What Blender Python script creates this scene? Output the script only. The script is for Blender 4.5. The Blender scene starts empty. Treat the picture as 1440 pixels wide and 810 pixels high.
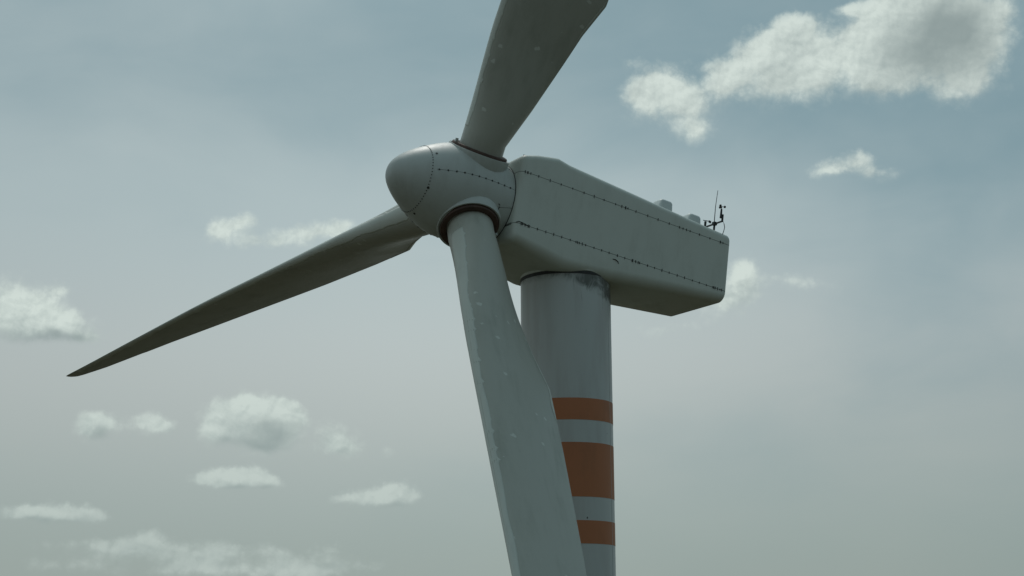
import bpy, bmesh, math, random
from mathutils import Matrix, Vector, noise
random.seed(7)
R = math.radians
scene = bpy.context.scene
COL = scene.collection

# ------------------------------------------------------------------ camera
Z0 = 40.0                                   # height of the camera above the fields
cam_d = bpy.data.cameras.new('camera'); cam = bpy.data.objects.new('camera', cam_d); COL.objects.link(cam)
CR = Vector((0.9993629435, 0.0353579557, -0.0048499604))
CU = Vector((0.0127566059, -0.2269788918, 0.9738161283))
CF = Vector((-0.0333313089, 0.9732576214, 0.2272853409))
cam.matrix_world = Matrix(((CR.x, CU.x, -CF.x, 0), (CR.y, CU.y, -CF.y, -34.851), (CR.z, CU.z, -CF.z, Z0), (0, 0, 0, 1)))
cam_d.sensor_width = 36; cam_d.lens = 2254.035 / 1440 * 36
cam_d.clip_start = .5; cam_d.clip_end = 30000
scene.camera = cam

# ------------------------------------------------------------------ exposure
scene.view_settings.view_transform = 'Standard'; scene.view_settings.look = 'None'
scene.view_settings.exposure = 0; scene.view_settings.gamma = 1; scene.view_settings.use_curve_mapping = False

# ------------------------------------------------------------------ sun
SUN_EL, SUN_AZ = R(58), R(-12)              # azimuth from +Y towards +X: behind the turbine, slightly left
sd = Vector((math.sin(SUN_AZ) * math.cos(SUN_EL), math.cos(SUN_AZ) * math.cos(SUN_EL), math.sin(SUN_EL)))
sun_d = bpy.data.lights.new('sun', 'SUN'); sun_d.energy = .8; sun_d.angle = R(10); sun_d.color = (1, .96, .9)
sun = bpy.data.objects.new('sun', sun_d); COL.objects.link(sun); sun.location = (0, 0, 120)
sun.rotation_euler = sd.to_track_quat('Z', 'Y').to_euler()

# ------------------------------------------------------------------ sky: Nishita under a thin veil, with cumulus at fixed directions
# (azimuth, elevation, half width, half height in degrees, weight)
CLOUD_PUFFS = [(3.7, 20.1, 1.22, 0.97, 1), (3.03, 19.75, 0.81, 0.76, 0.8), (4.68, 19.19, 0.97, 0.97, 0.9), (5.11, 18.55, 0.56, 0.46, 0.7), (5.88, 20.13, 0.71, 0.61, 0.55), (5.59, 20.77, 0.46, 0.31, 0.3), (15.87, 20.56, 0.76, 1.02, 0.5), (2.66, 21.13, 0.51, 0.2, 0.28), (7.17, 20.68, 1.14, 1.02, 1), (8.37, 21.1, 1.4, 1.07, 1.1), (9.52, 20.53, 0.89, 0.97, 1), (8.68, 21.99, 0.81, 0.51, 0.8), (8.44, 19.74, 1.02, 0.56, 0.9), (6.35, 20.11, 0.64, 0.56, 0.6), (11.2, 20.53, 1.14, 0.97, 1.1), (12.16, 21.54, 1.4, 1.14, 1.2), (13.22, 22.04, 2.03, 1.27, 1.2), (13.86, 20.41, 1.53, 1.14, 1.1), (15.31, 21.34, 1.14, 1.27, 1), (14.79, 19.47, 1.02, 0.61, 1), (11.92, 19.85, 1.02, 0.56, 0.9), (16.34, 21.82, 0.64, 0.76, 0.5), (10.67, 22.47, 0.46, 0.25, 0.5), (10.36, 17.09, 0.94, 0.44, 0.69), (9.48, 16.87, 0.83, 0.29, 0.63), (11.4, 16.74, 0.83, 0.32, 0.63), (10.88, 17.3, 0.47, 0.29, 0.42), (-12.24, 15.06, 0.88, 0.59, 0.69), (-12.87, 14.94, 0.65, 0.38, 0.53), (-11.82, 15.43, 0.47, 0.35, 0.47), (-11.53, 14.51, 1.03, 0.35, 0.47), (-9.67, 14.9, 1.24, 0.5, 0.6), (-8.71, 15.18, 0.94, 0.41, 0.67), (-7.99, 15.32, 0.53, 0.27, 0.47), (-10.43, 14.55, 1.18, 0.35, 0.36), (-19.85, 12.05, 1.33, 0.94, 0.85), (-18.88, 11.77, 1.33, 0.77, 0.8), (-17.9, 11.38, 1.12, 0.65, 0.85), (-17.04, 11.05, 0.65, 0.29, 0.58), (-18.12, 12.64, 0.41, 0.35, 0.69), (-20.03, 11.14, 1.77, 0.47, 0.69), (-12.17, 8.36, 0.77, 0.59, 1.12), (-11.51, 8.68, 0.71, 0.53, 1.23), (-10.44, 8.7, 0.94, 0.53, 1.23), (-10.0, 8.28, 0.65, 0.59, 1.12), (-11.12, 8.01, 1.47, 0.65, 1.12), (-10.72, 7.44, 0.83, 0.35, 0.8), (-12.48, 7.86, 0.59, 0.41, 0.8), (-16.52, 8.2, 0.59, 0.41, 0.85), (-16.55, 7.81, 0.83, 0.53, 0.85), (-14.95, 8.25, 0.71, 0.41, 0.69), (-14.28, 8.12, 0.59, 0.32, 0.53), (-14.69, 7.86, 0.83, 0.27, 0.47), (-8.3, 7.87, 0.77, 0.59, 0.69), (-8.59, 7.3, 0.88, 0.35, 0.47), (-7.84, 7.38, 0.65, 0.41, 0.53), (-6.62, 7.31, 0.83, 0.41, 0.36), (-12.1, 6.43, 0.71, 0.41, 1.12), (-12.54, 6.23, 0.94, 0.29, 1.07), (-11.36, 6.34, 0.88, 0.38, 1.12), (-10.86, 6.15, 0.65, 0.27, 0.9), (-6.3, 5.94, 0.77, 0.47, 0.96), (-6.8, 5.63, 1.03, 0.41, 0.85), (-5.79, 5.56, 0.65, 0.35, 0.74), (-7.93, 5.63, 0.77, 0.27, 0.58), (-17.19, 5.15, 0.88, 0.29, 0.8), (-18.7, 4.95, 0.94, 0.29, 0.74), (-17.88, 4.87, 1.47, 0.32, 0.8), (-16.58, 4.89, 0.65, 0.24, 0.47), (-14.76, 4.22, 0.83, 0.41, 0.58), (-15.58, 3.77, 1.18, 0.35, 0.47), (-13.66, 3.72, 1.33, 0.53, 0.58), (-12.08, 3.78, 0.94, 0.41, 0.63), (-12.43, 3.24, 1.62, 0.41, 0.53), (-9.99, 3.57, 0.65, 0.41, 0.53), (-8.46, 3.75, 0.88, 0.41, 0.63), (-9.0, 3.21, 1.33, 0.35, 0.58), (-7.02, 3.33, 0.88, 0.27, 0.47), (-16.77, 3.93, 2.06, 0.38, 0.41), (-17.43, 3.28, 2.36, 0.35, 0.41), (-13.63, 3.12, 3.24, 0.32, 0.49), (-9.73, 3.01, 2.36, 0.27, 0.47), (-10.74, 3.81, 0.88, 0.24, 0.36), (6.51, 13.59, 0.53, 0.47, 0.9), (6.2, 12.97, 0.74, 0.71, 0.8), (5.54, 12.36, 0.94, 0.47, 0.69), (4.24, 11.77, 1.62, 0.35, 0.42), (6.96, 12.76, 0.59, 0.53, 0.47), (8.13, 13.22, 1.12, 0.27, 0.47), (9.0, 12.93, 0.94, 0.24, 0.45), (9.74, 12.69, 0.59, 0.21, 0.31), (3.2, 11.41, 1.18, 0.29, 0.31), (-15.44, 20.75, 1.53, 0.76, 0.16), (-19.02, 17.66, 2.03, 1.27, 0.12), (-6.77, 21.3, 1.27, 1.02, 0.14), (-18.55, 8.25, 0.65, 0.21, 0.36), (-12.02, 12.36, 3.54, 0.88, 0.13)]
CLOUD_SHADES = [(13.66, 20.5, 1.63, 1.07, 0.75), (14.22, 21.94, 1.83, 1.14, 0.7), (15.27, 20.87, 0.76, 1.02, 0.3), (12.41, 20.67, 1.02, 0.86, 0.3), (8.51, 20.28, 1.02, 0.71, 0.38), (14.55, 21.3, 1.14, 1.27, 0.4), (4.86, 18.93, 0.76, 0.64, 0.2), (7.27, 20.06, 1.02, 0.46, 0.15), (11.53, 19.76, 1.02, 0.46, 0.2), (-19.18, 10.82, 2.03, 0.33, 1.0), (-17.87, 10.94, 1.14, 0.25, 0.7), (-10.49, 7.95, 1.02, 0.43, 1.0), (-10.85, 7.49, 0.92, 0.28, 0.9), (-12.15, 7.67, 0.81, 0.2, 0.7), (-16.32, 7.59, 0.61, 0.25, 1.1), (-16.5, 7.88, 0.41, 0.23, 0.6), (-7.88, 7.18, 0.56, 0.2, 0.6), (-11.67, 5.94, 1.27, 0.15, 0.9), (-10.76, 6.1, 0.46, 0.2, 0.7), (-6.04, 5.36, 0.76, 0.18, 0.9), (-7.17, 5.36, 0.86, 0.13, 0.6), (-17.28, 4.69, 1.14, 0.2, 1.0), (-18.56, 4.64, 0.86, 0.15, 0.9), (-14.51, 3.86, 0.76, 0.25, 0.6), (-11.95, 3.39, 0.66, 0.2, 0.7), (-8.26, 3.31, 0.66, 0.25, 0.8), (-15.08, 3.42, 1.27, 0.2, 0.4), (6.43, 12.33, 0.56, 0.36, 0.6), (5.65, 11.85, 0.76, 0.2, 0.4), (4.23, 11.44, 1.27, 0.15, 0.3)]

# more cumulus all round the horizon, outside the photographed sector
rc = random.Random(11)
for _ in range(10):
    az = rc.uniform(24, 336)
    if az > 180: az -= 360
    el = rc.uniform(4, 24); s = .6 + el / 14
    for _k in range(2):
        CLOUD_PUFFS.append((az + rc.uniform(-1.5, 1.5) * s, el + rc.uniform(-.25, .35) * s, rc.uniform(.8, 1.5) * s, rc.uniform(.4, .7) * s, rc.uniform(.5, 1)))
    CLOUD_SHADES.append((az, el - .45 * s, 1.5 * s, .3 * s, .7))

world = bpy.data.worlds.new('World'); scene.world = world; world.use_nodes = True
nt = world.node_tree; nt.nodes.clear(); L = nt.links.new
def node(t, **kw):
    n = nt.nodes.new(t)
    for k, v in kw.items(): setattr(n, k, v)
    return n
def put(sock, v):
    if isinstance(v, bpy.types.NodeSocket): L(v, sock)
    elif v is not None: sock.default_value = v
def M(op, a, b=None, c=None, clamp=False):
    n = node('ShaderNodeMath', operation=op, use_clamp=clamp)
    put(n.inputs[0], a)
    if b is not None: put(n.inputs[1], b)
    if c is not None: put(n.inputs[2], c)
    return n.outputs[0]
def V(op, a, b=None, c=None, out=0):
    n = node('ShaderNodeVectorMath', operation=op)
    put(n.inputs[0], a)
    if b is not None: put(n.inputs[1], b)
    if c is not None: put(n.inputs[2], c)
    return n.outputs[out]
def smooth(x, a, b, lo=0., hi=1.):
    n = node('ShaderNodeMapRange', interpolation_type='SMOOTHSTEP')
    put(n.inputs[0], x); n.inputs[1].default_value = a; n.inputs[2].default_value = b
    put(n.inputs[3], lo); put(n.inputs[4], hi)
    return n.outputs[0]
def mixc(f, a, b):
    n = node('ShaderNodeMix', data_type='RGBA')
    put(n.inputs[0], f); put(n.inputs[6], a); put(n.inputs[7], b)
    return n.outputs[2]
def fbm(vec, scale, detail, rough, dist=0.):
    n = node('ShaderNodeTexNoise', noise_dimensions='3D')
    put(n.inputs['Vector'], vec); n.inputs['Scale'].default_value = scale
    n.inputs['Detail'].default_value = detail; n.inputs['Roughness'].default_value = rough
    n.inputs['Distortion'].default_value = dist
    return n
tc = node('ShaderNodeTexCoord'); D = tc.outputs['Generated']
sep = node('ShaderNodeSeparateXYZ'); L(D, sep.inputs[0])
az = M('MULTIPLY', M('ARCTAN2', sep.outputs[0], sep.outputs[1]), 57.29578)
el = M('MULTIPLY', M('ARCSINE', sep.outputs[2]), 57.29578)
cmb = node('ShaderNodeCombineXYZ'); L(az, cmb.inputs[0]); L(el, cmb.inputs[1]); P = cmb.outputs[0]
DD = V('MULTIPLY', D, (57.3, 57.3, 57.3))                                  # direction in degrees: seamless noise space
def wob(scale, amp, detail):
    n = fbm(DD, scale, detail, .55)
    return V('MULTIPLY', V('SUBTRACT', n.outputs['Color'], (.5, .5, .5)), (amp, amp * .9, 0))
PW = V('ADD', V('ADD', P, wob(.45, .5, 2)), wob(2.2, .34, 4))
def field(p, lobes):
    acc = 0.
    for a, e, ra, re, w in lobes:
        q = V('MULTIPLY_ADD', p, (1 / ra, 1 / re, 0), (-a / ra, -e / re, 0))
        k = M('POWER', .3679, V('DOT_PRODUCT', q, q, out=1))
        acc = M('MULTIPLY_ADD', k, w, acc)
    return acc
F0 = field(PW, CLOUD_PUFFS)
F1 = field(V('ADD', PW, (-.12, .34, 0)), CLOUD_PUFFS)
def billow(p):                               # rounded heads of cumulus: inverted cell distance, three octaves
    n = node('ShaderNodeTexVoronoi', voronoi_dimensions='2D', feature='SMOOTH_F1', normalize=False)
    L(p, n.inputs['Vector']); n.inputs['Scale'].default_value = 1.15; n.inputs['Detail'].default_value = 3
    n.inputs['Roughness'].default_value = .55; n.inputs['Lacunarity'].default_value = 2.3; n.inputs['Smoothness'].default_value = .35
    return M('SUBTRACT', 1, n.outputs['Distance'])
PB = V('ADD', V('MULTIPLY', P, (1, 1.15, 0)), wob(1.1, .55, 4))
n1 = fbm(DD, 1.0, 7, .54).outputs[0]
n2 = fbm(V('ADD', DD, (-.05, 0, .13)), 1.0, 5, .50).outputs[0]
bl0 = billow(PB); bl1 = billow(V('ADD', PB, (-.10, .17, 0)))
n3 = fbm(V('ADD', DD, (9.1, 3.3, 5.7)), .9, 4, .5).outputs[0]
top = M('SUBTRACT', F0, F1)                  # positive on the upper side of a cloud
dens = M('ADD', F0, M('ADD', M('MULTIPLY', M('SUBTRACT', n1, .5), 1.05), M('MULTIPLY', M('SUBTRACT', bl0, .55), .42)))
soft = smooth(top, -.35, .45, 1.3, .72)      # crisp heads, feathered bases
edge = M('DIVIDE', M('SUBTRACT', dens, .07), soft, clamp=True)
alpha = M('MULTIPLY', smooth(edge, 0, 1), smooth(F0, .02, .36))
alpha = M('MULTIPLY', alpha, M('MULTIPLY', smooth(el, 3, 12, .86, 1.0), smooth(F0, .15, 1.15, .55, 1.0)))
relief = M('ADD', M('MULTIPLY', top, .40), M('ADD', M('MULTIPLY', M('SUBTRACT', bl0, bl1), .60), M('ADD', M('MULTIPLY', M('SUBTRACT', n1, n2), .8), M('MULTIPLY', M('SUBTRACT', n3, .5), 1.9))))
lit = M('ADD', .62, M('MULTIPLY', relief, .8), clamp=True)
S1 = field(V('ADD', P, wob(.55, 1.3, 3)), CLOUD_SHADES)
shade = smooth(M('MULTIPLY', S1, M('ADD', .40, M('MULTIPLY', n3, 1.1))), .0, 1.35, 0, .88)
CL_BRIGHT, CL_MID, CL_DARK = (.62, .70, .655, 1), (.38, .45, .435, 1), (.232, .292, .290, 1)
ccol = mixc(M('MULTIPLY', smooth(el, 12, 3), .48), mixc(shade, mixc(lit, CL_MID, CL_BRIGHT), CL_DARK), (.365, .440, .420, 1))
# veil
big = fbm(V('MULTIPLY', DD, (.05, .05, .10)), 1, 4, .5, .4).outputs[0]
streak = fbm(V('MULTIPLY', DD, (.16, .16, .34)), 1, 5, .55, .5).outputs[0]
vmix = M('ADD', M('MULTIPLY', big, .75), M('MULTIPLY', streak, .25))
gq = V('MULTIPLY_ADD', P, (1 / 13, 1 / 7.5, 0), (3.5 / 13, -11.5 / 7.5, 0))
thick = M('POWER', .3679, V('DOT_PRODUCT', gq, gq, out=1))        # thickest part of the veil, below the hidden sun
elv = M('MULTIPLY_ADD', thick, .12, smooth(el, 8, 24, .30, -.02))          # the veil thickens below, the blue comes through above
right = smooth(az, -20, 16, .10, -.11)
veil = smooth(M('ADD', vmix, M('ADD', elv, right)), .27, .88)
BLUE = (.188, .300, .330, 1)
VEIL = mixc(smooth(el, 7, 17), (.445, .480, .458, 1), (.388, .472, .472, 1))
vcol = mixc(veil, BLUE, VEIL)
low = smooth(el, 12, 3)
vcol = mixc(M('MULTIPLY', low, .75), vcol, (.258, .342, .335, 1))
vb = V('SCALE', vcol); vn = nt.nodes[-2] if nt.nodes[-1].type != 'VECT_MATH' else nt.nodes[-1]
L(M('MULTIPLY_ADD', thick, .135, .995), vn.inputs['Scale']); vcol = vb
# brighter towards the hidden sun, darker away from it
cg = V('DOT_PRODUCT', D, tuple(sd), out=1)
glow = M('ADD', smooth(cg, -.8, .95, .47, 1.05), smooth(cg, .80, 1.0, 0, 1.2))
col = mixc(alpha, vcol, ccol)
col = V('SCALE', col); nt.nodes[-1].inputs['Scale'].default_value = 1
L(glow, nt.nodes[-1].inputs['Scale'])
sky = node('ShaderNodeTexSky', sky_type='NISHITA'); sky.sun_disc = False
sky.sun_elevation = SUN_EL; sky.sun_rotation = SUN_AZ; sky.air_density = 1.2; sky.dust_density = 2.5; sky.altitude = 300
b1 = node('ShaderNodeBackground'); L(sky.outputs[0], b1.inputs[0]); b1.inputs[1].default_value = .07
b2 = node('ShaderNodeBackground'); L(col, b2.inputs[0]); b2.inputs[1].default_value = 1
ms = node('ShaderNodeMixShader'); put(ms.inputs[0], M('ADD', .86, M('MULTIPLY', alpha, .12)))
L(b1.outputs[0], ms.inputs[1]); L(b2.outputs[0], ms.inputs[2])
wo = node('ShaderNodeOutputWorld'); L(ms.outputs[0], wo.inputs[0])
world.cycles.sampling_method = 'MANUAL'; world.cycles.sample_map_resolution = 512

# ------------------------------------------------------------------ materials
def material(name):
    global nt, L
    m = bpy.data.materials.new(name); m.use_nodes = True
    nt = m.node_tree; nt.nodes.clear(); L = nt.links.new
    b = node('ShaderNodeBsdfPrincipled'); o = node('ShaderNodeOutputMaterial'); L(b.outputs[0], o.inputs[0])
    return m, b
def objco(): return node('ShaderNodeTexCoord').outputs['Object']
def bump(b, h, strength, dist=.01):
    n = node('ShaderNodeBump'); n.inputs['Strength'].default_value = strength; n.inputs['Distance'].default_value = dist
    L(h, n.inputs['Height']); L(n.outputs[0], b.inputs['Normal'])
def scaled(v, s): return V('MULTIPLY', v, s)
def paint(name, base, dirt=(.22, .20, .15, 1), dirt_amt=.35, rough=.38, chips=0., streak=(1.5, 1.5, .35), wav=.35):
    m, b = material(name); o = objco()
    a = fbm(o, .8, 5, .6).outputs[0]; s = fbm(scaled(o, streak), 2.5, 6, .65).outputs[0]
    f = M('MULTIPLY', smooth(M('ADD', M('MULTIPLY', a, .5), M('MULTIPLY', s, .5)), .46, .72), dirt_amt)
    c = mixc(f, base, dirt)
    g = fbm(o, 14, 4, .7).outputs[0]
    c = mixc(M('MULTIPLY', smooth(g, .55, .8), dirt_amt * .35), c, dirt)
    if chips:
        n = node('ShaderNodeTexVoronoi'); n.inputs['Scale'].default_value = 1
        wn = fbm(o, 6, 3, .6).outputs['Color']
        L(V('ADD', scaled(o, (2.6, 2.6, 3.4)), V('MULTIPLY', V('SUBTRACT', wn, (.5, .5, .5)), (.5, .5, .5))), n.inputs['Vector'])
        cs = node('ShaderNodeSeparateColor'); L(n.outputs['Color'], cs.inputs[0])
        k = M('MULTIPLY', smooth(n.outputs['Distance'], .17, .11), M('GREATER_THAN', cs.outputs[0], .68))
        c = mixc(M('MULTIPLY', k, .65), c, (.74, .75, .70, 1))
    L(c, b.inputs['Base Color'])
    put(b.inputs['Roughness'], M('ADD', rough, M('MULTIPLY', s, .18)))
    bump(b, M('ADD', M('MULTIPLY', a, 1.), M('MULTIPLY', g, .06)), wav, .02)
    return m
SHELL = (.40, .455, .44, 1)
M_NAC = paint('aged_gelcoat_nacelle', (.66, .68, .625, 1), (.32, .32, .26, 1), .24)
M_UND = M_NAC
M_SPI = paint('aged_gelcoat_spinner', (.555, .575, .55, 1), (.28, .25, .21, 1), .30)
M_BLA = paint('aged_gelcoat_blade', (.49, .485, .43, 1), (.21, .22, .17, 1), .40, .34, chips=1.)
M_TAPE = paint('worn_edge_coating', (.66, .67, .61, 1), (.42, .41, .38, 1), .4, .45)
M_VENT = paint('vent_cowl_white', (.62, .66, .65, 1), (.4, .4, .36, 1), .25)
M_ORANGE = paint('faded_orange_band', (.52, .185, .080, 1), (.26, .125, .07, 1), .35, .5)
def plain(name, c, rough=.5, metal=0., var=.3):
    m, b = material(name); o = objco(); g = fbm(o, 9, 5, .65).outputs[0]
    L(mixc(smooth(g, .4, .75), c, tuple(x * (1 - var) for x in c[:3]) + (1,)), b.inputs['Base Color'])
    b.inputs['Roughness'].default_value = rough; b.inputs['Metallic'].default_value = metal
    bump(b, g, .3, .004)
    return m
M_RUST = plain('rusty_bearing_flange', (.105, .060, .045, 1), .7, 0, .4)
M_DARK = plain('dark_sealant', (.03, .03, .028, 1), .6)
M_BOLT = plain('weathered_bolt', (.06, .06, .055, 1), .5, .3)
M_BLACK = plain('black_instrument_plastic', (.02, .022, .024, 1), .45)
M_STEEL = plain('galvanised_tube', (.10, .11, .115, 1), .5, .5)
M_CONC = plain('cast_concrete', (.32, .31, .29, 1), .85)
# tower: grey paint with grease running down from the yaw bearing
TOP = Z0 + 8.287
M_TOW, b = material('tower_paint_with_grease'); o = objco()
sx = node('ShaderNodeSeparateXYZ'); L(o, sx.inputs[0])
ang = M('ARCTAN2', sx.outputs[0], M('MULTIPLY', sx.outputs[1], -1.))       # 0 towards -Y, growing towards +X
down = M('SUBTRACT', TOP - .02, sx.outputs[2])
ca = node('ShaderNodeCombineXYZ'); L(ang, ca.inputs[0]); L(M('MULTIPLY', down, .10), ca.inputs[2])
cb = node('ShaderNodeCombineXYZ'); L(ang, cb.inputs[0]); L(M('MULTIPLY', down, .9), cb.inputs[2])
dr = fbm(ca.outputs[0], 9, 4, .7).outputs[0]; wv = fbm(cb.outputs[0], 3.2, 5, .65, .8).outputs[0]
env = smooth(ang, -.3, 1.05, .13, .62)
length = M('MULTIPLY', env, M('ADD', .15, M('MULTIPLY', wv, 1.3)))
smear = smooth(M('SUBTRACT', length, down), -.10, .16)
drip = M('MULTIPLY', smooth(dr, .60, .68), smooth(M('SUBTRACT', M('MULTIPLY', env, 2.3), down), 0, .8))
fine = M('MULTIPLY', M('ADD', M('MULTIPLY', smear, .85), M('MULTIPLY', drip, .75), clamp=True), M('ADD', .45, M('MULTIPLY', smooth(wv, .35, .6), .55)))
vor = node('ShaderNodeTexVoronoi'); L(V('MULTIPLY', o, (3.2, 3.2, 2.1)), vor.inputs['Vector']); vor.inputs['Scale'].default_value = 1.
speck = M('MULTIPLY', smooth(vor.outputs['Distance'], .075, .05), smooth(fbm(o, 2.3, 2, .5).outputs[0], .5, .56))
base = mixc(M('MULTIPLY', smooth(fbm(V('MULTIPLY', o, (2, 2, .25)), 1.6, 6, .6).outputs[0], .4, .75), .25), (.59, .61, .60, 1), (.33, .27, .25, 1))
L(mixc(speck, mixc(fine, base, (.060, .063, .050, 1)), (.05, .05, .05, 1)), b.inputs['Base Color'])
b.inputs['Roughness'].default_value = .42
bump(b, fbm(o, 1.1, 4, .5).outputs[0], .25, .015)
# ground
M_GND, b = material('dry_grassland'); o = objco()
f1 = fbm(o, .012, 6, .6).outputs[0]; f2 = fbm(o, .4, 6, .7).outputs[0]
c = mixc(smooth(f1, .4, .62), (.055, .045, .022, 1), (.026, .032, .012, 1))
c = mixc(M('MULTIPLY', smooth(f2, .4, .7), .5), c, (.075, .062, .035, 1))
L(c, b.inputs['Base Color']); b.inputs['Roughness'].default_value = .95; bump(b, f2, .6, .3)
M_TRACK = plain('gravel_track', (.20, .18, .145, 1), .9)

# ------------------------------------------------------------------ helpers
def obj(name, bm, mat, parent=None, mat4=None, smooth_shade=True, angle=35, kind=None, label=None):
    me = bpy.data.meshes.new(name)
    bmesh.ops.recalc_face_normals(bm, faces=bm.faces)
    bm.to_mesh(me); bm.free()
    me.materials.append(mat)
    o = bpy.data.objects.new(name, me); COL.objects.link(o)
    if parent: o.parent = parent
    if mat4 is not None: o.matrix_local = mat4
    if smooth_shade:
        for p in me.polygons: p.use_smooth = True
        me.set_sharp_from_angle(angle=R(angle))
    if kind: o['kind'] = kind
    if label: o['label'] = label
    return o
def loft(bm, rings, cap0=True, cap1=True, closed=True):
    vs = [[bm.verts.new(p) for p in r] for r in rings]; n = len(vs[0])
    for a, b_ in zip(vs, vs[1:]):
        for i in range(n if closed else n - 1):
            j = (i + 1) % n
            bm.faces.new((a[i], a[j], b_[j], b_[i]))
    if cap0: bm.faces.new(vs[0][::-1])
    if cap1: bm.faces.new(vs[-1])
    return bm
def revolve(bm, prof, axis='x', seg=96, cap0=False, cap1=False):
    rings = []
    for a, r in prof:
        ring = []
        for i in range(seg):
            t = 2 * math.pi * i / seg; c, s = r * math.cos(t), r * math.sin(t)
            ring.append((a, c, s) if axis == 'x' else (c, s, a))
        rings.append(ring)
    return loft(bm, rings, cap0, cap1)
def tube(bm, pts, r, seg=8, r1=None):
    pts = [Vector(p) for p in pts]; rings = []
    r1 = r if r1 is None else r1
    for i, p in enumerate(pts):
        t = (pts[min(i + 1, len(pts) - 1)] - pts[max(i - 1, 0)]).normalized()
        x = t.cross(Vector((0, 0, 1)) if abs(t.z) < .9 else Vector((1, 0, 0))).normalized(); y = t.cross(x)
        rr = r + (r1 - r) * i / (len(pts) - 1)
        rings.append([p + x * rr * math.cos(2 * math.pi * k / seg) + y * rr * math.sin(2 * math.pi * k / seg) for k in range(seg)])
    return loft(bm, rings)
def box(bm, c, h, taper=1., bev=0):
    c = Vector(c); vs = []
    for z in (-1, 1):
        k = taper if z > 0 else 1
        for x, y in ((-1, -1), (1, -1), (1, 1), (-1, 1)): vs.append(bm.verts.new(c + Vector((x * h[0] * k, y * h[1] * k, z * h[2]))))
    fs = [(3, 2, 1, 0), (4, 5, 6, 7)] + [(i, (i + 1) % 4, 4 + (i + 1) % 4, 4 + i) for i in range(4)]
    faces = [bm.faces.new([vs[i] for i in f]) for f in fs]
    if bev: bmesh.ops.bevel(bm, geom=list({e for f in faces for e in f.edges}), offset=bev, segments=4, affect='EDGES', profile=.5)
    return bm
def interp(x, pts):
    if x >= pts[0][0] and pts[0][0] > pts[-1][0]: return pts[0][1]
    up = pts[0][0] < pts[-1][0]; pp = pts if up else pts[::-1]
    if x <= pp[0][0]: return pp[0][1]
    for (a, b_), (c_, d_) in zip(pp, pp[1:]):
        if x <= c_: return b_ + (d_ - b_) * (x - a) / (c_ - a)
    return pp[-1][1]

# ------------------------------------------------------------------ ground
bm = bmesh.new(); rad = [0, 30, 80, 200, 500, 1200, 3000, 7000, 14000]; N = 72; rings = []
for r in rad[1:]:
    rings.append([(r * math.cos(2 * math.pi * i / N), r * math.sin(2 * math.pi * i / N),
                   0 if r < 150 else 14 * (min(r, 3000) / 3000) * (noise.noise(Vector((r * math.cos(2 * math.pi * i / N) / 900, r * math.sin(2 * math.pi * i / N) / 900, 3))) - .4)) for i in range(N)])
loft(bm, rings, True, False)
g = obj('ground', bm, M_GND, angle=80); g['kind'] = 'structure'; g['label'] = 'dry olive brown grassland stretching to the horizon'
bm = bmesh.new(); pl_ = []; pr_ = []
for i in range(40):
    t = i / 39; x = -4 - 180 * t; y = 6 + 14 * math.sin(t * 5) + 60 * t
    pl_.append(bm.verts.new((x, y - 2, .02))); pr_.append(bm.verts.new((x, y + 2, .02)))
for i in range(39): bm.faces.new((pl_[i], pl_[i + 1], pr_[i + 1], pr_[i]))
t = obj('track', bm, M_TRACK); t['kind'] = 'structure'; t['label'] = 'pale gravel service track leading to the tower foot'

# ------------------------------------------------------------------ the turbine
turb = bpy.data.objects.new('wind_turbine', None); COL.objects.link(turb); turb.empty_display_size = 3
turb['label'] = 'pale grey wind turbine with three blades and orange bands round its tower'
turb['category'] = 'wind turbine'
n_ = Vector((-0.81296838, -0.56253795, 0.15044424)); u_ = Vector((0.56901419, -0.82232771, 0)); v_ = Vector((0.12371447, 0.08560491, 0.9886185))
HUB = Vector((-2.19223621, -1.51692992, 9.86415905 + Z0))
NAC = Matrix(((n_.x, u_.x, v_.x, HUB.x), (n_.y, u_.y, v_.y, HUB.y), (n_.z, u_.z, v_.z, HUB.z), (0, 0, 0, 1)))

# tower ------------------------------------------------
TR = lambda z: 1.0 if z > Z0 - 2 else 1.0 + (Z0 - 2 - z) * .018
bm = bmesh.new(); prof = [(.32, TR(.32))] + [(z, TR(z)) for z in (10, 20, 30, 38)] + [(Z0 + 2, 1.0), (TOP, 1.0), (TOP + .01, .985), (TOP + .25, .985)]
revolve(bm, prof, 'z', 128, True, True)
tower = obj('tower', bm, M_TOW, turb)
for z1, z2 in ((5.493, 5.024), (4.542, 3.390), (2.896, 2.412)):
    bm = bmesh.new(); revolve(bm, [(Z0 + z2, 1.0005), (Z0 + z2, 1.004), (Z0 + z1, 1.004), (Z0 + z1, 1.0005)], 'z', 128)
    obj('painted_band', bm, M_ORANGE, tower, label='orange band painted round the grey tower')
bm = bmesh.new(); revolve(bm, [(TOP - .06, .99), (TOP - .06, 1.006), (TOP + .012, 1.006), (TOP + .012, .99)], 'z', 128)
obj('yaw_grease_shadow', bm, M_DARK, tower)  # dark ring draws contact shadow and grease at the yaw joint as colour
a = R(68); bm = bmesh.new(); tube(bm, [(math.sin(a) * TR(z), -math.cos(a) * TR(z), z) for z in (.4, 10, 20, 30, 38, TOP - .04)], .007, 6)
obj('weld_seam', bm, M_TOW, tower)
bm = bmesh.new(); box(bm, (.0, -TR(1.6) - .01, 1.75), (.42, .03, 1.05), 1, .02)
door = obj('door', bm, M_STEEL, tower)
bm = bmesh.new(); revolve(bm, [(0.0, 3.6), (.28, 3.6), (.32, 3.5)], 'z', 64, True, True)
obj('foundation', bm, M_CONC, turb)

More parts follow.
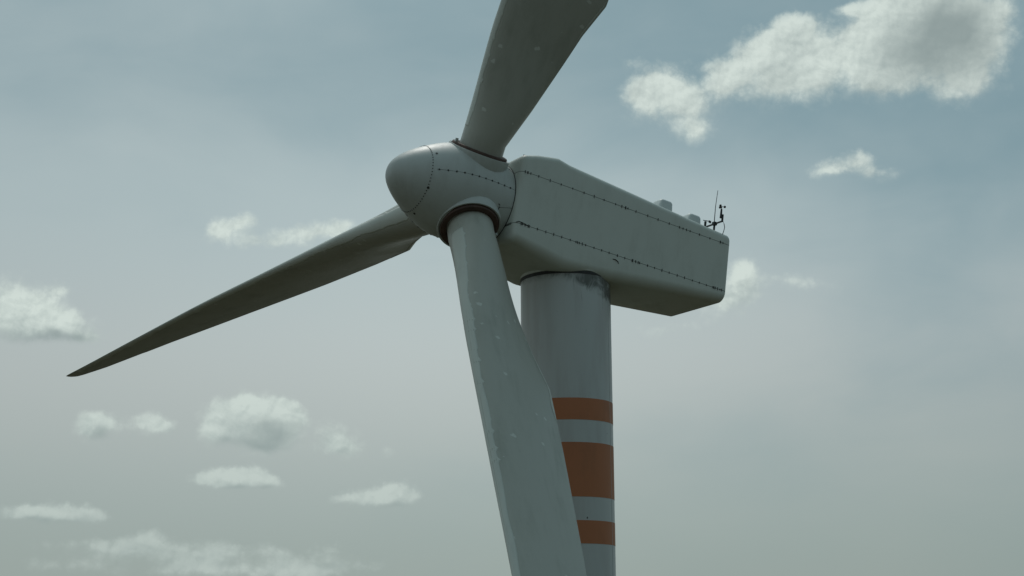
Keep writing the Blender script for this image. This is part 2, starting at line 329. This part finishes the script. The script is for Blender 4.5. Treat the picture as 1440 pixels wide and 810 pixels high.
# nacelle ----------------------------------------------
XF, XR = -.76, -6.62
VT = [(-.6, .90), (-.9, .98), (-1.2, 1.07), (-1.69, 1.165), (-2.0, 1.105), (-4.34, .945), (-6.39, .815), (-6.7, .80)]
VB = [(-.6, -.98), (-.9, -1.04), (-1.3, -1.14), (-2.1, -1.29), (-3.0, -1.25), (-4.9, -1.03), (-6.7, -.83)]
HW = [(-.6, 1.03), (-1.1, 1.05), (-6.7, 1.05)]
def section(x, off=0.):
    d = 0
    if XF - x < .12: k = .12 - (XF - x); d = .12 - math.sqrt(max(.12 ** 2 - k * k, 0))
    if x - XR < .09: k = .09 - (x - XR); d = .09 - math.sqrt(max(.09 ** 2 - k * k, 0))
    d += off
    w, t, b_ = interp(x, HW) - d, interp(x, VT) - d, interp(x, VB) + d
    rt, rb = .15, interp(x, [(-.7, .16), (-1.6, .24), (-4, .26), (-6.6, .20)])
    pts = []
    for cx, cy, r, a0 in ((w - rb, b_ + rb, rb, -90), (w - rt, t - rt, rt, 0), (-w + rt, t - rt, rt, 90), (-w + rb, b_ + rb, rb, 180)):
        for k in range(9):
            a = R(a0 + 90 * k / 8); pts.append((x, cx + r * math.cos(a), cy + r * math.sin(a)))
    return pts
xs = [XF - .0001 - .12 * (1 - math.cos(R(a))) for a in range(0, 91, 15)]
x = xs[-1] - .1
while x > XR + .25: xs.append(x); x -= .09
xs += [XR + .09 * (1 - math.cos(R(a))) + .0001 for a in range(90, -1, -15)]
def nac_body(off=0.):
    bm = bmesh.new(); loft(bm, [section(x, off) for x in xs]); bmesh.ops.recalc_face_normals(bm, faces=bm.faces); return bm
def slab(bm, planes):
    for co, no in planes:                    # keep the side the normal points away from
        bmesh.ops.bisect_plane(bm, geom=bm.verts[:] + bm.edges[:] + bm.faces[:], plane_co=co, plane_no=no, clear_outer=True)
    return bm
S1A, S1B, S2A, S2B = .546, .540, -.640, -.590   # seams at the front and the rear
def sv(x, a, b_): return a + (b_ - a) * (x + .76) / (-5.86)
def seam_plane(a, b_, d, up):
    t = Vector((-5.86, 0, b_ - a)).normalized(); no = Vector((0, 1, 0)).cross(t)
    if no.z < 0: no = -no
    return ((-.76, 0, a + d), no if up else -no)
G = .005
bm = slab(nac_body(), [seam_plane(S1A, S1B, G, False)])
nac = obj('nacelle', bm, M_NAC, turb, NAC, angle=50, label='roof shell of the box shaped generator housing')
bm = slab(nac_body(), [seam_plane(S1A, S1B, -G, True), seam_plane(S2A, S2B, G, False)])
obj('side_shell', bm, M_NAC, nac, angle=50)
bm = slab(nac_body(), [seam_plane(S2A, S2B, -G, True)])
obj('underside_shell', bm, M_NAC, nac, angle=50)
for a, b_ in ((S1A, S1B), (S2A, S2B)):
    bm = slab(nac_body(.010), [seam_plane(a, b_, .03, True), seam_plane(a, b_, -.03, False)])
    if a > 0: slab(bm, [((-.855, 0, 0), (1, 0, 0))])
    obj('seam_gasket', bm, M_DARK, nac, angle=50)
del nac['label']
bm = bmesh.new(); revolve(bm, [(TOP + .015, .93), (TOP + .015, 1.016), (TOP + .03, 1.022), (TOP + .34, 1.05)], 'z', 128)
bmesh.ops.transform(bm, matrix=NAC.inverted(), verts=bm.verts); obj('yaw_skirt', bm, M_NAC, nac)
# bolts and clips along both seams, each side
rb_ = random.Random(3)
for a, b_, step, extra in ((S1A, S1B, .30, (-.86, -.93, -1.0, -3.45, -3.55, -3.62, -5.2, -5.3, -6.3, -6.38)), (S2A, S2B, .215, (-.95, -1.02, -1.1, -2.35, -2.44, -2.52, -3.9, -3.98, -4.05, -6.2, -6.27, -6.34, -6.41))):
    bm = bmesh.new(); x = -.92; lst = list(extra)
    while x > -6.5: lst.append(x); x -= step * rb_.uniform(.9, 1.1)
    for x in lst:
        for s in (1, -1):
            h = rb_.uniform(.012, .026); w = interp(x, HW)
            box(bm, (x, s * (w + .004), sv(x, a, b_) + rb_.uniform(-.008, .008)), (.0045, .007, h))
            for q in (-1, 1): box(bm, (x, s * (w + .006), sv(x, a, b_) + q * h), (.008, .008, .0065))
    obj('seam_bolts', bm, M_BOLT, nac, kind='stuff', smooth_shade=False)
# front hinge of the lower seam rises over the spinner edge
bm = bmesh.new(); tube(bm, [(-.80, 1.03, -.63), (-.86, 1.045, -.60), (-.95, 1.052, -.605), (-1.1, 1.055, -.635)], .008)
obj('sealing_strip', bm, M_DARK, nac)
bm = bmesh.new(); tube(bm, [(-3.36, 1.052, -.73), (-3.43, 1.062, -.725), (-3.50, 1.06, -.75), (-3.53, 1.052, -.79)], .009)
obj('latch', bm, M_BLACK, nac)
# shaft seal between nacelle and spinner
bm = bmesh.new(); revolve(bm, [(-.745, .86), (-.745, .924), (-.752, .933), (-.772, .933), (-.775, .86)], 'x', 96, True, True); obj('shaft_seal', bm, M_DARK, nac)
for x in (-.95, -1.32):
    bm = bmesh.new(); tube(bm, [(x + .05, .80, interp(x, VT) - .03), (x + .04, .80, interp(x, VT) + .025), (x - .04, .80, interp(x, VT) + .025), (x - .05, .80, interp(x, VT) - .03)], .014)
    obj('lifting_eye', bm, M_STEEL, nac)
# roof vents
for x0, v1 in ((-4.95, 1.27), (-5.80, 1.175)):
    bm = bmesh.new(); vb_ = interp(x0, VT) - .05
    def rr_(cx, hx, hy, v, c=.07):
        out = []
        for sx_, sy_, a0 in ((1, 1, 0), (-1, 1, 90), (-1, -1, 180), (1, -1, 270)):
            for k in range(5):
                a = R(a0 + 22.5 * k); out.append((cx + sx_ * (hx - c) + c * math.cos(a), .50 + sy_ * (hy - c) + c * math.sin(a), v))
        return out
    loft(bm, [rr_(x0 + .03, .24, .22, vb_), rr_(x0 + .02, .21, .20, vb_ + (v1 - vb_) * .35), rr_(x0 - .01, .18, .18, v1 - .06), rr_(x0 - .015, .16, .16, v1 - .015), rr_(x0 - .02, .13, .13, v1)], False, True)
    obj('roof_vent', bm, M_VENT, nac, angle=40)
# instrument mast
MX = -6.33
bm = bmesh.new(); tube(bm, [(MX, .46, 1.075), (MX - .0, 1.03, 1.075)], .022, 10)
tube(bm, [(MX, .74, .70), (MX, .74, 1.075)], .026, 10)
box(bm, (MX, .74, 1.08), (.045, .05, .04), 1, .008)
mast = obj('instrument_mast', bm, M_BLACK, nac)
bm = bmesh.new(); tube(bm, [(MX + .01, .74, 1.08), (MX + .01, .735, 1.5), (MX - .02, .73, 1.93)], .011, 8, .006); obj('antenna', bm, M_BLACK, nac)
bm = bmesh.new()                               # cup anemometer at the near end
tube(bm, [(MX, 1.02, 1.06), (MX, 1.02, 1.24)], .026, 10)
tube(bm, [(MX + .05, 1.02, 1.14), (MX + .05, 1.02, 1.36)], .030, 10, .022)
tube(bm, [(MX, 1.02, 1.20), (MX + .05, 1.02, 1.20)], .018, 8)
tube(bm, [(MX + .05, 1.02, 1.34), (MX + .05, 1.02, 1.43)], .010, 8)
for k in range(3):
    a = R(25 + 120 * k); c = Vector((MX + .05 + .07 * math.cos(a), 1.02 + .07 * math.sin(a), 1.425))
    tube(bm, [(MX + .05, 1.02, 1.425), c], .006, 6)
    bmesh.ops.create_uvsphere(bm, u_segments=10, v_segments=7, radius=.030, matrix=Matrix.Translation(c))
obj('anemometer', bm, M_BLACK, nac)
bm = bmesh.new()                               # wind vane at the far end
tube(bm, [(MX + .03, .43, 1.03), (MX + .03, .43, 1.20)], .026, 10, .03)
tube(bm, [(MX + .10, .43, 1.215), (MX - .07, .47, 1.225)], .010, 8)
box(bm, (MX - .07, .47, 1.215), (.035, .004, .03))
obj('wind_vane', bm, M_BLACK, nac)
bm = bmesh.new(); tube(bm, [(MX - .02, 1.03, 1.07), (MX - .05, 1.035, 1.02), (MX - .08, 1.03, .94), (MX - .07, 1.02, .85), (MX - .05, 1.0, .74)], .009, 8)
obj('cable', bm, M_BLACK, nac)

# spinner ----------------------------------------------
SP = [(-.76, .92), (-.55, .962), (-.3, 1.0), (0, 1.032), (.25, 1.042), (.52, 1.022), (.76, .953), (.966, .862), (1.139, .772), (1.21, .732), (1.352, .645), (1.505, .54), (1.647, .42), (1.759, .30), (1.83, .18), (1.857, .07), (1.861, .01)]
def catmull(p, sub=5):
    out = []
    for i in range(len(p) - 1):
        a, b_, c_, d_ = p[max(i - 1, 0)], p[i], p[i + 1], p[min(i + 2, len(p) - 1)]
        for k in range(sub):
            t = k / sub
            out.append(tuple(.5 * (2 * b_[j] + (c_[j] - a[j]) * t + (2 * a[j] - 5 * b_[j] + 4 * c_[j] - d_[j]) * t * t + (3 * b_[j] - a[j] - 3 * c_[j] + d_[j]) * t ** 3) for j in (0, 1)))
    return out + [p[-1]]
SPF = catmull(SP)
def sr(x): return interp(x, SPF)
CAPX = 1.225
bm = bmesh.new(); revolve(bm, [(-.76, .885)] + [p for p in SPF if p[0] < CAPX - .006] + [(CAPX - .006, sr(CAPX - .006)), (CAPX - .006, sr(CAPX) - .02)], 'x', 144, True, True)
spin = obj('spinner', bm, M_SPI, turb, NAC, angle=40)
bm = bmesh.new(); revolve(bm, [(CAPX - .0058, sr(CAPX) - .02), (CAPX - .0058, sr(CAPX - .0058) - .0015)] + [p for p in SPF if p[0] > CAPX + .01], 'x', 144, True, True)
obj('nose_cone', bm, M_SPI, spin, angle=40)
def on_spin(x, deg, lift=0.):
    a = R(deg); r = sr(x) + lift; return Vector((x, r * math.sin(a), r * math.cos(a)))
def stud(bm, x, deg, r):
    p = on_spin(x, deg); no = Vector((.25 if x > .8 else 0, math.sin(R(deg)), math.cos(R(deg)))).normalized()
    if x > .8: no = Vector((.55, math.sin(R(deg)), math.cos(R(deg)))).normalized()
    tube(bm, [p - no * .015, p + no * .008], r, 10)
bm = bmesh.new()
for k in range(66): stud(bm, CAPX - .022, k * 360 / 66, .0125)
for base in (86, 206, 326):
    for k in range(11): stud(bm, 1.08 - k * .168, base + 1.5 - k * .42, .021)
    for k in range(4): stud(bm, -.42 - .08 * k, base - 57 + 10 + 3 * k, .011)
    for dx, da, r in ((-.055, -29, .026), (.02, 34, .028), (-.0, 34.5, .010)): stud(bm, CAPX - .05 + dx, base + da, r)
obj('spinner_bolts', bm, M_BOLT, spin, kind='stuff', smooth_shade=False)
for base in (86, 206, 326):
    bm = bmesh.new(); pts = [on_spin(1.12 - 1.86 * k / 24, base + 1.5 - 4.4 * k / 24, -.001) for k in range(25)]
    tube(bm, pts, .0035, 5); obj('shell_joint', bm, M_DARK, spin)
    for s in (1, -1):
        bm = bmesh.new(); pts = [on_spin(-.40 - .35 * k / 8, base + s * (41 - 7 * k / 8) * (1 if s < 0 else .66), -.001) for k in range(9)]
        tube(bm, pts, .0045, 5); obj('shell_joint', bm, M_DARK, spin)
        d0 = base + s * (41 if s < 0 else 27)
        bm = bmesh.new(); tube(bm, [on_spin(-.36, d0 + 4, 0), on_spin(-.40, d0 + 3.5, .012), on_spin(-.41, d0, .014), on_spin(-.40, d0 - 3.5, .010), on_spin(-.37, d0 - 4, 0)], .009, 6)
        obj('latch', bm, M_BLACK, spin)

# blades -----------------------------------------------
ST = [.9, 1.3, 2.2, 3.4, 4.1, 4.86, 6.5, 9, 13, 18, 23, 25.6]
LE = [.47, .48, .55, .66, .695, .71, .69, .65, .57, .36, .15, .068]
TE = [.52, .50, .77, 1.08, 1.25, 1.52, 1.49, 1.37, 1.07, .738, .50, .247]
TW = [-15.9, -15.3, -14.6, -13.8, -13.0, -12.2, -11.5, -10.6, -9.2, -7.6, -6.0, -4.4]
TH = [1, 1, .88, .70, .62, .55, .46, .34, .25, .16, .08, .04]
LES = catmull(list(zip(ST, LE)), 8)
def at(s, tab): return interp(s, LES if tab is LE else list(zip(ST, tab)))
NS = 56
def airfoil(s, off=0.):
    w = min(max((s - 1.3) / 2.5, 0), 1); w = w * w * (3 - 2 * w)
    le, te, tw, th = at(s, LE), at(s, TE), R(at(s, TW)), at(s, TH); ch = le + te; out = []
    for i in range(NS):
        a = 2 * math.pi * i / NS; xc = .5 * (1 + math.cos(a))
        yt = 5 * (.2969 * math.sqrt(xc) - .126 * xc - .3516 * xc ** 2 + .2843 * xc ** 3 - .1015 * xc ** 4)
        ya = yt if a < math.pi else -yt * .75
        yc = .5 * math.sin(a)
        X = -le + xc * ch; Y = (yc * (1 - w) + ya * w) * th
        # finite trailing edge
        Y += (.012 if a < math.pi else -.012) * w * xc ** 3 * (1 if s < 20 else .3)
        c, q = (math.cos(tw), math.sin(tw)), (-math.sin(tw), math.cos(tw))
        out.append(Vector((X * c[0] + Y * q[0], X * c[1] + Y * q[1], s)))
    return out
def offset_ring(ring, d):
    n = len(ring); out = []
    for i, p in enumerate(ring):
        t = ring[(i + 1) % n] - ring[i - 1]; no = Vector((t.y, -t.x, 0)).normalized(); out.append(p + no * d)
    return out
ss = [.9 + .1 * i for i in range(12)] + [2.1 + .12 * i for i in range(23)] + [4.86] + [5.1 + .35 * i for i in range(57) if 5.1 + .35 * i < 25] + [25.12, 25.26, 25.36, 25.42]
def make_blade():
    bm = bmesh.new(); rings = []
    for s in ss:
        r = airfoil(min(s, 25.6))
        if s > 24.9:
            k = math.sqrt(max(1 - ((s - 24.9) / .605) ** 2, .03)); c = sum(r, Vector()) / len(r); c = c + (r[NS // 2] - c) * .75
            r = [c + (p - c) * k for p in r]
            for p in r: p.z = s
        rings.append(r)
    loft(bm, rings)
    bl = obj('blade', bm, M_BLA, turb, angle=30)
    # worn coating on the leading edge: ragged towards the chord
    bm = bmesh.new(); rows_o = []; rows_i = []; rr2 = random.Random(5); s = 1.45; grid = []
    while s < 24.5:
        ring = airfoil(s); o2 = offset_ring(ring, .0015)
        jag = lambda k: .55 + .30 * noise.noise(Vector((s * 1.3, k, 0))) + (.9 * max(0, noise.noise(Vector((s * 7.5, k * 3, 5))) - .25))
        row = []
        for side, base_w in ((1, .175), (-1, .165)):
            # walk from the leading edge index NS/2 to either side
            wlen = base_w * (1.15 if s < 5 else 1) * (jag(side) + .35); pts = [o2[NS // 2]]; acc = 0; i = NS // 2
            while True:
                j = i + side; seg_ = (o2[j % NS] - o2[i % NS]).length
                if acc + seg_ >= wlen: pts.append(o2[i % NS].lerp(o2[j % NS], (wlen - acc) / seg_)); break
                acc += seg_; pts.append(o2[j % NS]); i = j
            # resample to 6
            cum = [0]
            for a_, b2 in zip(pts, pts[1:]): cum.append(cum[-1] + (b2 - a_).length)
            res = []
            for k in range(7):
                t = cum[-1] * k / 6
                for m_ in range(len(cum) - 1):
                    if t <= cum[m_ + 1] + 1e-9: res.append(pts[m_].lerp(pts[m_ + 1], (t - cum[m_]) / max(cum[m_ + 1] - cum[m_], 1e-9))); break
            row.append(res)
        full = row[1][::-1] + row[0][1:]
        inner = [full[-1] + (ring[NS // 2] - full[-1]) * .004, full[0] + (ring[NS // 2] - full[0]) * .004]
        grid.append(full); s += .045 if s < 11 else .25
    loft(bm, grid, False, False, closed=False)
    tp = obj('leading_edge_coating', bm, M_TAPE, bl, angle=60)
    md = tp.modifiers.new('thick', 'SOLIDIFY'); md.thickness = .0012; md.offset = -1
    # paler strip in place of a bevel along the trailing edge near the widest point
    bm = bmesh.new(); rows = []
    for i in range(30):
        s = 3.55 + 2.2 * i / 29; r = offset_ring(airfoil(s), .003); wv_ = .11 * math.sin(math.pi * min(1, i / 24 if i < 20 else (29 - i) / 10.8)) + .004
        for_side = []
        for side in (1, -1):
            k = side * 3; a_, b2 = r[0], r[k % NS]; dd_ = (b2 - a_).length
            for_side.append([a_ + (b2 - a_) * (wv_ / dd_) * q / 3 for q in range(4)])
        rows.append(for_side[1][::-1] + for_side[0][1:])
    loft(bm, rows, False, False, closed=False)
    tp2 = obj('trailing_edge_strip', bm, M_TAPE, bl, angle=80)
    md = tp2.modifiers.new('thick', 'SOLIDIFY'); md.thickness = .003; md.offset = 1
    # rusty pitch bearing flange
    bm = bmesh.new(); revolve(bm, [(.90, .50), (1.05, .50), (1.062, .52), (1.065, .58), (1.055, .618), (1.035, .630), (.93, .628), (.92, .52)], 'z', 96)
    fl = obj('root_flange', bm, M_RUST, bl, angle=40)
    return bl
proto = make_blade(); kids = [c for c in turb.children_recursive if c.parent == proto]
th0, cone = R(29.33), R(1.345)
bpy.context.view_layer.update()
for i, a in enumerate((th0 + R(120), th0, th0 - R(120))):
    d = v_ * math.cos(a) + u_ * math.sin(a); d = d * math.cos(cone) + n_ * math.sin(cone)
    t = n_.cross(d).normalized(); m_ = d.cross(t); x_ = -m_
    mat = Matrix(((x_.x, t.x, d.x, HUB.x), (x_.y, t.y, d.y, HUB.y), (x_.z, t.z, d.z, HUB.z), (0, 0, 0, 1)))
    if i == 0: bl = proto
    else:
        bl = proto.copy(); COL.objects.link(bl); bl.parent = turb
        for c in kids:
            k = c.copy(); COL.objects.link(k); k.parent = bl
    bl.matrix_local = mat
    # collar of the spinner round the blade root (a part of the spinner, in spinner space)
    bm = bmesh.new(); revolve(bm, [(.55, .700), (.80, .695), (.99, .690), (1.005, .684), (1.008, .672), (.995, .645), (.90, .637), (.70, .637)], 'z', 96)
    rel = NAC.inverted() @ mat
    bmesh.ops.transform(bm, matrix=rel, verts=bm.verts)
    obj('blade_collar', bm, M_SPI, spin, angle=40)
    bm = bmesh.new(); c0 = Vector(((-.60, .05, 1.0), (-.58, .05, 1.06), (-.60, .05, 1.0))[i]) if i else Vector((.60, .10, 1.04)); box(bm, c0, (.03, .022, .075), 1, .006)
    bmesh.ops.transform(bm, matrix=rel, verts=bm.verts); obj('bracket', bm, M_VENT, spin)
